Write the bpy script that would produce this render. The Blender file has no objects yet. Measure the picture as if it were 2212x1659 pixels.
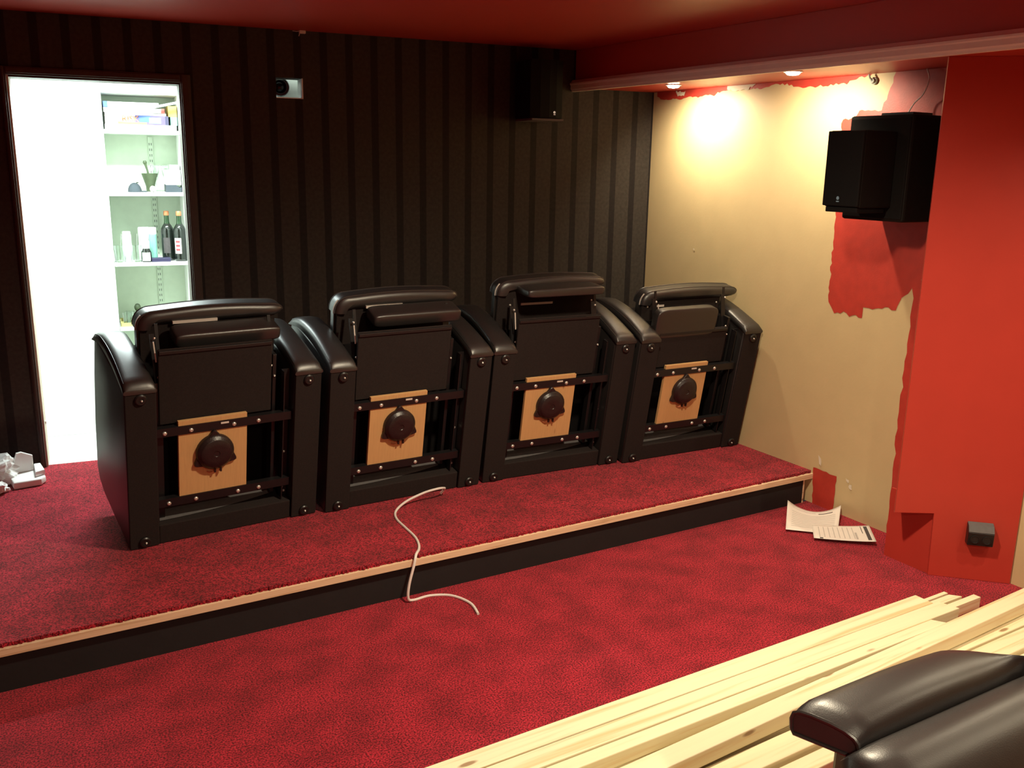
import bpy, bmesh, math, random
from mathutils import Vector, Matrix, noise
from mathutils.geometry import delaunay_2d_cdt
random.seed(7)
SC = bpy.context.scene
COL = SC.collection
PI = math.pi

# ------------------------------------------------------------------ camera
CAMZ = 1.59
HP = 0.16                     # height of the seating platform
F_PX, PITCH, ROLL, YAW = 2004.0, math.radians(13.43), math.radians(0.989), math.radians(30.76)
fw = Vector((0, math.cos(PITCH), -math.sin(PITCH)))
rt = Vector((1, 0, 0))
up = rt.cross(fw)
rt, up = math.cos(ROLL) * rt + math.sin(ROLL) * up, -math.sin(ROLL) * rt + math.cos(ROLL) * up
Rz = Matrix.Rotation(-YAW, 3, 'Z')
rt, up, fw = Rz @ rt, Rz @ up, Rz @ fw
cd = bpy.data.cameras.new('camera')
cam = bpy.data.objects.new('camera', cd)
COL.objects.link(cam)
cd.sensor_width = 36.0
cd.lens = F_PX / 2212.0 * 36.0
cd.clip_start = 0.02
m3 = Matrix((rt, up, -fw)).transposed()
cam.matrix_world = Matrix.Translation((0, 0, CAMZ)) @ m3.to_4x4()
SC.camera = cam

# ------------------------------------------------------------------ world, exposure
w = bpy.data.worlds.new('world')
SC.world = w
w.use_nodes = True
w.node_tree.nodes['Background'].inputs[0].default_value = (0.010, 0.008, 0.007, 1)
w.node_tree.nodes['Background'].inputs[1].default_value = 1.0
SC.view_settings.view_transform = 'Standard'
SC.view_settings.look = 'None'
SC.view_settings.exposure = 1.22
SC.view_settings.gamma = 1.0
SC.view_settings.use_curve_mapping = False

WARM = (1.0, 0.85, 0.60)
COOL = (0.86, 1.0, 0.97)
P_SOFFIT = 17.0       # downlights over the cream wall
P_CEIL = 80.0         # downlights in the main ceiling
P_STORE = 28.0        # storeroom lamp


# ------------------------------------------------------------------ materials
MATS = {}


def new_mat(name):
    m = bpy.data.materials.new(name)
    m.use_nodes = True
    nt = m.node_tree
    b = nt.nodes['Principled BSDF']
    MATS[name] = m
    return m, nt, b


def mat(name, col, rough=0.5, var=0.12, scale=18.0, bump=0.0, bscale=200.0, metal=0.0, spec=0.5,
        trans=0.0, emis=None, estr=0.0, coat=0.0, detail=3.0):
    m, nt, b = new_mat(name)
    n = nt.nodes
    L = nt.links.new
    tc = n.new('ShaderNodeTexCoord')
    nz = n.new('ShaderNodeTexNoise')
    nz.inputs['Scale'].default_value = scale
    nz.inputs['Detail'].default_value = detail
    L(tc.outputs['Object'], nz.inputs['Vector'])
    mx = n.new('ShaderNodeMix')
    mx.data_type = 'RGBA'
    mx.inputs[6].default_value = tuple(c * (1 - var) for c in col) + (1,)
    mx.inputs[7].default_value = tuple(min(1, c * (1 + var)) for c in col) + (1,)
    L(nz.outputs['Fac'], mx.inputs[0])
    L(mx.outputs[2], b.inputs['Base Color'])
    b.inputs['Roughness'].default_value = rough
    b.inputs['Metallic'].default_value = metal
    b.inputs['Specular IOR Level'].default_value = spec
    b.inputs['Transmission Weight'].default_value = trans
    b.inputs['Coat Weight'].default_value = coat
    if emis:
        b.inputs['Emission Color'].default_value = emis + (1,)
        b.inputs['Emission Strength'].default_value = estr
    if bump:
        n2 = n.new('ShaderNodeTexNoise')
        n2.inputs['Scale'].default_value = bscale
        n2.inputs['Detail'].default_value = 4
        L(tc.outputs['Object'], n2.inputs['Vector'])
        bp = n.new('ShaderNodeBump')
        bp.inputs['Strength'].default_value = bump
        bp.inputs['Distance'].default_value = 0.004
        L(n2.outputs['Fac'], bp.inputs['Height'])
        L(bp.outputs['Normal'], b.inputs['Normal'])
    return m


def ramp(nt, stops):
    r = nt.nodes.new('ShaderNodeValToRGB')
    e = r.color_ramp.elements
    while len(e) < len(stops):
        e.new(0.5)
    for k, (p, c) in enumerate(stops):
        e[k].position = p
        e[k].color = tuple(c) + (1,)
    return r


def mat_carpet(name, col):
    m, nt, b = new_mat(name)
    n, L = nt.nodes, nt.links.new
    tc = n.new('ShaderNodeTexCoord')
    fine = n.new('ShaderNodeTexNoise')
    fine.inputs['Scale'].default_value = 190
    fine.inputs['Detail'].default_value = 5
    big = n.new('ShaderNodeTexNoise')
    big.inputs['Scale'].default_value = 7.5
    big.inputs['Detail'].default_value = 4
    mid = n.new('ShaderNodeTexVoronoi')
    mid.inputs['Scale'].default_value = 260
    for t in (fine, big, mid):
        L(tc.outputs['Object'], t.inputs['Vector'])
    d = tuple(c * 0.30 for c in col)
    l = tuple(min(1, c * 1.6) for c in col)
    r1 = ramp(nt, [(0.40, d), (0.51, col), (0.62, l)])
    L(fine.outputs['Fac'], r1.inputs['Fac'])
    r2 = ramp(nt, [(0.35, (0.72, 0.72, 0.72)), (0.62, (1.08, 1.08, 1.08))])
    L(big.outputs['Fac'], r2.inputs['Fac'])
    mm = n.new('ShaderNodeMix')
    mm.data_type = 'RGBA'
    mm.blend_type = 'MULTIPLY'
    mm.inputs[0].default_value = 1
    L(r1.outputs[0], mm.inputs[6])
    L(r2.outputs[0], mm.inputs[7])
    L(mm.outputs[2], b.inputs['Base Color'])
    ad = n.new('ShaderNodeMath')
    ad.operation = 'ADD'
    L(fine.outputs['Fac'], ad.inputs[0])
    L(mid.outputs['Distance'], ad.inputs[1])
    bp = n.new('ShaderNodeBump')
    bp.inputs['Strength'].default_value = 0.35
    bp.inputs['Distance'].default_value = 0.005
    L(fine.outputs['Fac'], bp.inputs['Height'])
    L(bp.outputs['Normal'], b.inputs['Normal'])
    b.inputs['Roughness'].default_value = 0.95
    b.inputs['Specular IOR Level'].default_value = 0.1
    b.inputs['Sheen Weight'].default_value = 0.15
    return m


def mat_wallpaper(name):
    m, nt, b = new_mat(name)
    n, L = nt.nodes, nt.links.new
    tc = n.new('ShaderNodeTexCoord')
    sp = n.new('ShaderNodeSeparateXYZ')
    L(tc.outputs['Object'], sp.inputs[0])
    a = n.new('ShaderNodeMath')
    a.operation = 'MULTIPLY_ADD'
    a.inputs[1].default_value = -1 / 0.1246
    a.inputs[2].default_value = -2.495 / 0.1246 + 0.5 + 40
    L(sp.outputs[0], a.inputs[0])
    fr = n.new('ShaderNodeMath')
    fr.operation = 'FRACT'
    L(a.outputs[0], fr.inputs[0])
    dk, lt = (0.0150, 0.0115, 0.0110), (0.042, 0.035, 0.029)
    r = ramp(nt, [(0.345, lt), (0.365, dk), (0.635, dk), (0.655, lt)])
    L(fr.outputs[0], r.inputs['Fac'])
    nz = n.new('ShaderNodeTexNoise')
    nz.inputs['Scale'].default_value = 60
    L(tc.outputs['Object'], nz.inputs['Vector'])
    r2 = ramp(nt, [(0.3, (0.8, 0.8, 0.8)), (0.7, (1.2, 1.2, 1.2))])
    L(nz.outputs['Fac'], r2.inputs['Fac'])
    mm = n.new('ShaderNodeMix')
    mm.data_type = 'RGBA'
    mm.blend_type = 'MULTIPLY'
    mm.inputs[0].default_value = 1
    L(r.outputs[0], mm.inputs[6])
    L(r2.outputs[0], mm.inputs[7])
    L(mm.outputs[2], b.inputs['Base Color'])
    b.inputs['Roughness'].default_value = 0.7
    b.inputs['Specular IOR Level'].default_value = 0.25
    return m


def mat_wood(name, light, dark, axis=0, scale=1.0, rough=0.55):
    """Pine: long grain along one object axis, with knots."""
    m, nt, b = new_mat(name)
    n, L = nt.nodes, nt.links.new
    tc = n.new('ShaderNodeTexCoord')
    inf = n.new('ShaderNodeObjectInfo')
    mp = n.new('ShaderNodeMapping')
    s = [22 * scale] * 3
    s[axis] = 0.9 * scale
    mp.inputs['Scale'].default_value = s
    ad = n.new('ShaderNodeVectorMath')
    ad.operation = 'ADD'
    mu = n.new('ShaderNodeMath')
    mu.operation = 'MULTIPLY'
    mu.inputs[1].default_value = 37.0
    L(inf.outputs['Random'], mu.inputs[0])
    L(tc.outputs['Object'], ad.inputs[0])
    L(mu.outputs[0], ad.inputs[1])
    L(ad.outputs[0], mp.inputs['Vector'])
    nz = n.new('ShaderNodeTexNoise')
    nz.inputs['Scale'].default_value = 1.6
    nz.inputs['Detail'].default_value = 5
    nz.inputs['Distortion'].default_value = 0.7
    L(mp.outputs[0], nz.inputs['Vector'])
    r = ramp(nt, [(0.30, dark), (0.47, light), (0.75, tuple(min(1, c * 1.06) for c in light))])
    L(nz.outputs['Fac'], r.inputs['Fac'])
    mk = n.new('ShaderNodeMapping')
    k = [9.0] * 3
    k[axis] = 2.6
    mk.inputs['Scale'].default_value = k
    L(ad.outputs[0], mk.inputs['Vector'])
    vo = n.new('ShaderNodeTexVoronoi')
    vo.inputs['Scale'].default_value = 1.0
    L(mk.outputs[0], vo.inputs['Vector'])
    rk = ramp(nt, [(0.05, (0.28, 0.13, 0.05)), (0.085, (1, 1, 1))])
    L(vo.outputs['Distance'], rk.inputs['Fac'])
    mm = n.new('ShaderNodeMix')
    mm.data_type = 'RGBA'
    mm.blend_type = 'MULTIPLY'
    mm.inputs[0].default_value = 0.8
    L(r.outputs[0], mm.inputs[6])
    L(rk.outputs[0], mm.inputs[7])
    L(mm.outputs[2], b.inputs['Base Color'])
    b.inputs['Roughness'].default_value = rough
    return m


mat_carpet('carpet', (0.325, 0.0135, 0.027))
mat_wallpaper('wallpaper')
mat_wood('pine', (0.86, 0.78, 0.53), (0.76, 0.56, 0.30))
mat_wood('chipboard', (0.76, 0.54, 0.35), (0.58, 0.37, 0.20), scale=3.0, rough=0.8)
mat_wood('mdf', (0.62, 0.36, 0.15), (0.58, 0.33, 0.135), axis=2, scale=9.0, rough=0.75)
mat('cream_paint', (0.60, 0.47, 0.255), rough=0.55, var=0.06, scale=9, bump=0.08, bscale=90)
mat('red_paint', (0.46, 0.042, 0.027), rough=0.42, var=0.07, scale=7, bump=0.05, bscale=120)
mat('red_patch', (0.46, 0.042, 0.027), rough=0.5, var=0.22, scale=22, bump=0.1, bscale=150)
mat('ceiling_red', (0.46, 0.042, 0.027), rough=0.42, var=0.08, scale=3, spec=0.8)
mat('plaster', (0.72, 0.64, 0.5), rough=0.8, var=0.1, scale=40)
mat('moulding_white', (0.82, 0.73, 0.66), rough=0.45, var=0.05, scale=12)
mat('riser_black', (0.0065, 0.006, 0.0065), rough=0.75, var=0.4, scale=12, bump=0.15, bscale=60)
mat('leather', (0.017, 0.015, 0.015), rough=0.40, var=0.2, scale=30, bump=0.08, bscale=420, spec=1.0)
mat('fabric_black', (0.024, 0.018, 0.017), rough=0.92, var=0.25, scale=160, bump=0.3, bscale=500, spec=0.15)
mat('cloth_black', (0.010, 0.0085, 0.009), rough=0.95, var=0.3, scale=140, spec=0.1)
mat('strip_grey', (0.105, 0.098, 0.100), rough=0.8, var=0.2, scale=60)
mat('metal_black', (0.010, 0.009, 0.010), rough=0.4, var=0.2, scale=30, spec=0.5)
mat('plastic_black', (0.012, 0.011, 0.011), rough=0.38, var=0.2, scale=40)
mat('shaker_plastic', (0.020, 0.013, 0.013), rough=0.33, var=0.3, scale=50, bump=0.2, bscale=200)
mat('steel', (0.80, 0.77, 0.72), rough=0.30, var=0.08, scale=60, metal=0.7)
mat('label_white', (0.72, 0.66, 0.60), rough=0.6, var=0.06, scale=50)
mat('speaker_black', (0.0065, 0.0058, 0.0056), rough=0.75, var=0.3, scale=90, bump=0.1, bscale=600, spec=0.15)
mat('speaker_side', (0.0095, 0.0075, 0.0065), rough=0.75, var=0.25, scale=50, spec=0.15)
mat('badge', (0.75, 0.75, 0.75), rough=0.25, var=0.05, metal=1.0)
mat('badge_dim', (0.25, 0.25, 0.27), rough=0.35, var=0.05, metal=1.0)
mat('casing_brown', (0.046, 0.030, 0.022), rough=0.5, var=0.25, scale=30, bump=0.1)
mat('casing_pale', (0.60, 0.50, 0.40), rough=0.7, var=0.12, scale=60)
mat('store_white', (0.84, 0.86, 0.82), rough=0.6, var=0.03)
mat('store_back', (0.60, 0.70, 0.55), rough=0.8, var=0.07, scale=25)
mat('store_floor', (0.80, 0.82, 0.78), rough=0.4, var=0.05)
mat('shelf_white', (0.86, 0.88, 0.84), rough=0.45, var=0.03)
mat('slot_dark', (0.06, 0.07, 0.06), rough=0.6)
mat('cable_white', (0.80, 0.74, 0.70), rough=0.4, var=0.04)
mat('paper', (0.82, 0.76, 0.70), rough=0.7, var=0.04, scale=30)
mat('print_dark', (0.07, 0.06, 0.06), rough=0.7, var=0.3, scale=120)
mat('print_grey', (0.50, 0.46, 0.43), rough=0.7, var=0.2, scale=160)
mat('foam_white', (0.90, 0.88, 0.86), rough=0.6, var=0.04, scale=30, bump=0.1, bscale=40)
mat('lamp_trim', (0.78, 0.72, 0.62), rough=0.35, var=0.04)
mat('lamp_glow', (1, 0.9, 0.7), rough=0.5, emis=(1.0, 0.90, 0.70), estr=20.0)
mat('socket_black', (0.010, 0.009, 0.009), rough=0.35, var=0.2)
mat('grey_plug', (0.32, 0.34, 0.30), rough=0.6, var=0.2, scale=60)
mat('bottle_glass', (0.010, 0.013, 0.010), rough=0.08, var=0.3, scale=14, spec=0.7)
mat('bottle_neck', (0.014, 0.040, 0.014), rough=0.08, var=0.3, scale=14, spec=0.7)
mat('bottle_cap', (0.60, 0.22, 0.10), rough=0.35, var=0.15, metal=0.4)
mat('bottle_label', (0.78, 0.62, 0.58), rough=0.6, var=0.2, scale=60)
mat('label_red', (0.48, 0.06, 0.07), rough=0.6, var=0.2)
mat('glass_clear', (0.92, 0.97, 0.94), rough=0.03, var=0.02, trans=1.0)
mat('glass_green', (0.30, 0.62, 0.52), rough=0.08, var=0.2, scale=30, trans=0.35)
mat('box_white', (0.80, 0.80, 0.74), rough=0.5, var=0.04)
mat('box_blue', (0.05, 0.11, 0.42), rough=0.5, var=0.2)
mat('box_purple', (0.10, 0.07, 0.20), rough=0.5, var=0.35, scale=30)
mat('box_orange', (0.70, 0.20, 0.08), rough=0.5, var=0.15)
mat('box_pale', (0.70, 0.58, 0.50), rough=0.5, var=0.1)
mat('box_red', (0.72, 0.09, 0.07), rough=0.5, var=0.1)
mat('box_yellow', (0.45, 0.36, 0.09), rough=0.6, var=0.2)
mat('box_teal', (0.16, 0.36, 0.28), rough=0.6, var=0.2)
mat('box_navy', (0.03, 0.025, 0.07), rough=0.5, var=0.2)
mat('print_green', (0.18, 0.36, 0.12), rough=0.6)
mat('print_gold', (0.40, 0.29, 0.08), rough=0.6)
mat('print_brown', (0.22, 0.08, 0.06), rough=0.6)
mat('mortar_green', (0.055, 0.075, 0.035), rough=0.55, var=0.3, scale=40)
mat('cap_grey', (0.035, 0.045, 0.055), rough=0.8, var=0.2, scale=60)
mat('tray_yellow', (0.55, 0.50, 0.20), rough=0.5, var=0.15)
mat('projector_white', (0.85, 0.86, 0.83), rough=0.4, var=0.02)
mat('lens_black', (0.010, 0.012, 0.012), rough=0.15, var=0.2, spec=0.7)
mat('lens_ring', (0.05, 0.055, 0.052), rough=0.45, var=0.1)


# ------------------------------------------------------------------ geometry helpers
class MB:
    """collects geometry, builds one mesh object"""

    def __init__(s):
        s.bm = bmesh.new()

    def verts(s, pts):
        return [s.bm.verts.new(p) for p in pts]

    def face(s, vs):
        try:
            return s.bm.faces.new(vs)
        except ValueError:
            return None

    def box(s, x0, x1, y0, y1, z0, z1, bev=0.0, seg=2):
        v = s.verts([(x, y, z) for x in (x0, x1) for y in (y0, y1) for z in (z0, z1)])
        fs = [s.face([v[i] for i in q]) for q in
              ((0, 1, 3, 2), (4, 6, 7, 5), (0, 4, 5, 1), (2, 3, 7, 6), (0, 2, 6, 4), (1, 5, 7, 3))]
        if bev:
            es = list({e for f in fs for e in f.edges})
            bmesh.ops.bevel(s.bm, geom=es, offset=bev, segments=seg, affect='EDGES', profile=0.5)
        return s

    def prism(s, poly, axis, a, b, bev=0.0, seg=2):
        """poly: 2D points in the plane of the two other axes (order x,y,z without axis)"""
        def P(p, t):
            q = list(p)
            q.insert(axis, t)
            return q
        va = s.verts([P(p, a) for p in poly])
        vb = s.verts([P(p, b) for p in poly])
        n = len(poly)
        fs = [s.face(va), s.face(list(reversed(vb)))]
        for i in range(n):
            fs.append(s.face([va[i], vb[i], vb[(i + 1) % n], va[(i + 1) % n]]))
        bmesh.ops.recalc_face_normals(s.bm, faces=[f for f in fs if f])
        if bev:
            es = list({e for f in fs[:2] for e in f.edges})
            bmesh.ops.bevel(s.bm, geom=es, offset=bev, segments=seg, affect='EDGES', profile=0.5)
        return s

    def grid(s, rows, close=False):
        vr = [s.verts(r) for r in rows]
        for i in range(len(vr) - 1):
            k = len(vr[i])
            for j in range(k if close else k - 1):
                s.face([vr[i][j], vr[i][(j + 1) % k], vr[i + 1][(j + 1) % k], vr[i + 1][j]])
        return vr

    def loft(s, rows):
        vr = s.grid(rows, close=True)
        s.face(list(reversed(vr[0])))
        s.face(vr[-1])
        bmesh.ops.recalc_face_normals(s.bm, faces=s.bm.faces[:])
        return s

    def lathe(s, prof, c=(0, 0, 0), axis=2, n=20, cap=True):
        rows = []
        for r, h in prof:
            row = []
            for k in range(n):
                t = 2 * PI * k / n
                p = [r * math.cos(t), r * math.sin(t)]
                p.insert(axis, h)
                row.append((p[0] + c[0], p[1] + c[1], p[2] + c[2]))
            rows.append(row)
        vr = s.grid(rows, close=True)
        if cap:
            s.face(list(reversed(vr[0])))
            s.face(vr[-1])
        bmesh.ops.recalc_face_normals(s.bm, faces=s.bm.faces[:])
        return s

    def cyl(s, c, r, h, axis=2, n=16):
        return s.lathe([(r, 0), (r, h)], c, axis, n)

    def tube(s, pts, r, n=8):
        pts = [Vector(p) for p in pts]
        rows = []
        prev = None
        for i, p in enumerate(pts):
            t = (pts[min(i + 1, len(pts) - 1)] - pts[max(i - 1, 0)]).normalized()
            if prev is None:
                a = t.orthogonal().normalized()
            else:
                a = (prev - t * prev.dot(t)).normalized()
            prev = a
            b = t.cross(a)
            rr = r[i] if isinstance(r, (list, tuple)) else r
            rows.append([p + (a * math.cos(2 * PI * k / n) + b * math.sin(2 * PI * k / n)) * rr for k in range(n)])
        return s.loft(rows)

    def bar(s, p0, p1, wx, wy, upv=(0, 0, 1)):
        p0, p1 = Vector(p0), Vector(p1)
        t = (p1 - p0).normalized()
        u = Vector(upv)
        a = t.cross(u).normalized()
        b = a.cross(t)
        rows = [[p + a * wx / 2 * i + b * wy / 2 * j for i, j in ((-1, -1), (1, -1), (1, 1), (-1, 1))] for p in (p0, p1)]
        return s.loft(rows)

    def pillow(s, c, size, e1=0.35, e2=0.35, nu=28, nv=16):
        def sg(v, e):
            return math.copysign(abs(v) ** e, v)
        rows = []
        for i in range(1, nv):
            ph = -PI / 2 + PI * i / nv
            row = []
            for k in range(nu):
                th = 2 * PI * k / nu
                row.append((c[0] + size[0] / 2 * sg(math.cos(ph), e1) * sg(math.cos(th), e2),
                            c[1] + size[1] / 2 * sg(math.cos(ph), e1) * sg(math.sin(th), e2),
                            c[2] + size[2] / 2 * sg(math.sin(ph), e1)))
            rows.append(row)
        return s.loft(rows)

    def build(s, name, material, parent=None, smooth=False, angle=40):
        me = bpy.data.meshes.new(name)
        bmesh.ops.recalc_face_normals(s.bm, faces=s.bm.faces[:])
        s.bm.to_mesh(me)
        s.bm.free()
        o = bpy.data.objects.new(name, me)
        COL.objects.link(o)
        mats = material if isinstance(material, (list, tuple)) else [material]
        for mm in mats:
            me.materials.append(MATS[mm])
        if smooth:
            for p in me.polygons:
                p.use_smooth = True
            me.set_sharp_from_angle(angle=math.radians(angle))
        if parent:
            o.parent = parent
        return o


def tag(o, label=None, cat=None, group=None, kind=None):
    if label:
        o['label'] = label
    if cat:
        o['category'] = cat
    if group:
        o['group'] = group
    if kind:
        o['kind'] = kind
    return o


def thing(name, label, cat, loc=(0, 0, 0), rot=(0, 0, 0), group=None):
    o = bpy.data.objects.new(name, None)
    o.empty_display_size = 0.05
    COL.objects.link(o)
    o.location = loc
    o.rotation_euler = rot
    return tag(o, label, cat, group)


def place(o, loc, rz=0.0):
    o.location = loc
    o.rotation_euler = (0, 0, rz)
    return o


def spline(pts, k=8):
    """Catmull-Rom through pts"""
    P = [Vector(p) for p in pts]
    out = []
    for i in range(len(P) - 1):
        a, b, c, d = P[max(i - 1, 0)], P[i], P[i + 1], P[min(i + 2, len(P) - 1)]
        for j in range(k):
            t = j / k
            out.append(0.5 * ((2 * b) + (c - a) * t + (2 * a - 5 * b + 4 * c - d) * t * t + (3 * b - a - 3 * c + d) * t ** 3))
    out.append(P[-1])
    return out


def text_mesh(name, body, size, material, parent, loc, rot, extrude=0.0006, shear=0.0, sx=1.0):
    cu = bpy.data.curves.new(name, 'FONT')
    cu.body = body
    cu.size = size
    cu.extrude = extrude
    cu.shear = shear
    cu.align_x = 'CENTER'
    cu.align_y = 'CENTER'
    cu.resolution_u = 2
    tmp = bpy.data.objects.new(name, cu)
    COL.objects.link(tmp)
    dg = bpy.context.evaluated_depsgraph_get()
    me = bpy.data.meshes.new_from_object(tmp.evaluated_get(dg))
    bpy.data.objects.remove(tmp)
    bpy.data.curves.remove(cu)
    me.materials.clear()
    me.materials.append(MATS[material])
    o = bpy.data.objects.new(name, me)
    COL.objects.link(o)
    o.parent = parent
    o.location = loc
    o.rotation_euler = rot
    o.scale = (sx, 1, 1)
    return o


def spot(name, loc, target, power, angle, blend, col, radius=0.03, parent=None):
    ld = bpy.data.lights.new(name, 'SPOT')
    ld.energy = power
    ld.color = col
    ld.spot_size = math.radians(angle)
    ld.spot_blend = blend
    ld.shadow_soft_size = radius
    o = bpy.data.objects.new(name, ld)
    COL.objects.link(o)
    d = Vector(target) - Vector(loc)
    o.rotation_euler = d.to_track_quat('-Z', 'Y').to_euler()
    o.location = loc
    return o


# ------------------------------------------------------------------ frames
ZC = 2.18                      # main ceiling
ZS = 1.985                     # underside of soffit
XR = 3.45                      # cream wall
YP = 2.93                      # front edge of platform
X0, Y0 = -2.6, -2.6            # hidden ends of the room
BW = (3.46, 4.29, 0.0)         # back wall frame: local x = -s (towards the corner), y = behind the wall
BWR = math.atan2(-0.122, 0.993)
cB, sB = math.cos(BWR), math.sin(BWR)


def bwp(s, off, z):
    """wall coordinates (s from the corner, depth behind the wall) -> world"""
    x, y = -s, off
    return Vector((BW[0] + cB * x - sB * y, BW[1] + sB * x + cB * y, z))


# ------------------------------------------------------------------ structure
b = MB()
b.box(X0, XR, Y0, YP + 0.02, -0.08, 0.0)
tag(b.build('floor', 'carpet'), 'red carpet covering the lower floor', kind='structure')

# platform
yl = bwp((3.46 - X0), 0, 0).y
plat = thing('platform', 'raised seating platform covered with red carpet, black riser', None)
plat['kind'] = 'structure'
b = MB()
pb = bwp(6.2, 0.02, 0)
pc = bwp(-0.02, 0.02, 0)
b.prism([(X0, YP + 0.012), (XR, YP + 0.012), (XR, pc.y), (X0, pb.y)], 2, HP - 0.012, HP)
b.build('platform_carpet', 'carpet', plat)
b = MB()
b.prism([(X0, YP - 0.004), (XR, YP - 0.004), (XR, pc.y), (X0, pb.y)], 2, HP - 0.036, HP - 0.012)
b.build('edge_board', 'chipboard', plat)
b = MB()
b.prism([(X0, YP + 0.014), (XR - 0.045, YP + 0.014), (XR - 0.045, pc.y - 0.05), (X0, pb.y)], 2, 0.0, HP - 0.036)
b.build('riser', 'riser_black', plat)
MB().box(XR - 0.045, XR - 0.037, YP + 0.012, YP + 0.3, 0.0, HP - 0.036).build('riser_end', 'chipboard', plat)
# ragged cut edge of the carpet lying on the board
b = MB()
rr = random.Random(3)
x = X0
while x < XR - 0.01:
    wdt = rr.uniform(0.004, 0.011)
    ov = rr.uniform(0.0, 0.006)
    if rr.random() < 0.05:
        ov += 0.004
    b.box(x, x + wdt, YP + 0.012 - ov, YP + 0.016, HP - 0.0118, HP + rr.uniform(-0.003, 0.002))
    x += wdt * 0.9
f = b.build('carpet_fringe', 'carpet', plat)
f['kind'] = 'stuff'

# back wall with doorway and projector hole
DS0, DS1, DZ = 2.530, 3.242, 1.921
HS0, HS1, HZ0, HZ1 = 1.975, 2.102, 1.870, 1.964
TH = 0.11
b = MB()


def wseg(s0, s1, z0, z1):
    b.box(-s1, -s0, 0, TH, z0, z1)


wseg(-0.12, HS0, 0, ZC)
wseg(HS0, HS1, 0, HZ0)
wseg(HS0, HS1, HZ1, ZC)
wseg(HS1, DS0, 0, ZC)
wseg(DS0, DS1, DZ, ZC)
wseg(DS0, DS1, 0, HP - 0.040)
wseg(DS1, 6.2, 0, ZC)
wb = place(b.build('wall_back', 'wallpaper'), BW, BWR)
tag(wb, 'dark wallpapered back wall with vertical tone-on-tone stripes', kind='structure')
# reveal of the projector hole (bare plaster board)
b = MB()
b.box(-HS0 - 0.004, -HS0, -0.001, TH, HZ0, HZ1)
b.box(-HS1, -HS0 - 0.004, -0.001, TH, HZ0, HZ0 + 0.004)
o = b.build('hole_lining', 'store_white', wb)

# door frame: brown casing, inner lining paler on the left side
dfr = tag(place(bpy.data.objects.new('door_1', None), BW, BWR), 'open doorway with dark brown casing', kind='structure')
COL.objects.link(dfr)
for nm, q in (('casing', (DS1 - 0.004, DS1 + 0.020, 0.16, DZ + 0.033)), ('casing', (DS0 - 0.040, DS0 + 0.004, 0.16, DZ + 0.033)),
              ('casing', (DS0 + 0.004, DS1 - 0.004, DZ - 0.002, DZ + 0.033))):
    b = MB()
    b.box(-q[1], -q[0], -0.014, 0.0, q[2], q[3], 0.003)
    if q[3] - q[2] > 1:
        b.box(-q[1] + 0.006, -q[0] - 0.008, -0.020, -0.012, q[2], q[3], 0.002)
    else:
        b.box(-q[1], -q[0], -0.020, -0.012, q[2] + 0.008, q[3] - 0.006, 0.002)
    b.build(nm, 'casing_brown', dfr)
b = MB()
b.box(-DS1, -DS1 + 0.012, 0.0, TH + 0.02, HP, DZ)
b.build('door_lining', 'casing_pale', dfr)
b = MB()
b.box(-DS0 - 0.010, -DS0, 0.0, TH + 0.02, HP, DZ)
b.build('door_lining', 'casing_brown', dfr)
b = MB()
b.box(-DS1 + 0.012, -DS0 - 0.010, 0.0, TH + 0.02, DZ - 0.010, DZ)
b.build('door_lining', 'casing_brown', dfr)
b = MB()
b.cyl((-DS1 + 0.012, 0.06, 0.36), 0.010, 0.006, axis=0, n=12)
b.build('strike_plate', 'steel', dfr)

b = MB()
b.box(-DS1, -DS0, 0.021, TH + 0.02, HP - 0.040, HP - 0.001)
b.build('threshold', 'store_floor', dfr)

# cream wall on the right
b = MB()
b.box(XR, XR + 0.1, Y0, bwp(-0.02, 0.05, 0).y + 0.15, 0, ZC)
wr = tag(b.build('wall_right', 'cream_paint'), 'cream side wall with patches of red paint', kind='structure')


def jag(pts, amp, step, rnd):
    out = []
    for i in range(len(pts)):
        p, q = Vector(pts[i][:2]), Vector(pts[(i + 1) % len(pts)][:2])
        rough = pts[i][2] if len(pts[i]) > 2 else 1.0
        n = max(1, int((q - p).length / step))
        d = (q - p).normalized()
        nn = Vector((-d.y, d.x))
        for j in range(n):
            out.append(p.lerp(q, j / n) + nn * rnd.uniform(-amp, amp) * rough)
    return out


def patch(pts, amp, step, material, seed, proud=None):
    proud = proud or 0.0010 + 0.0004 * seed
    rnd = random.Random(seed)
    poly = jag(pts, amp, step, rnd)
    n = len(poly)
    vs, _, fs, _, _, _ = delaunay_2d_cdt(poly, [(i, (i + 1) % n) for i in range(n)], [list(range(n))], 1, 1e-5)
    me = bpy.data.meshes.new('paint_patch')
    me.from_pydata([(XR - proud, p.x, p.y) for p in vs], [], fs)
    me.update()
    if me.polygons and me.polygons[0].normal.x > 0:
        me.flip_normals()
    me.materials.append(MATS[material])
    o = bpy.data.objects.new('paint_patch', me)
    COL.objects.link(o)
    o.parent = wr
    return o


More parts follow.
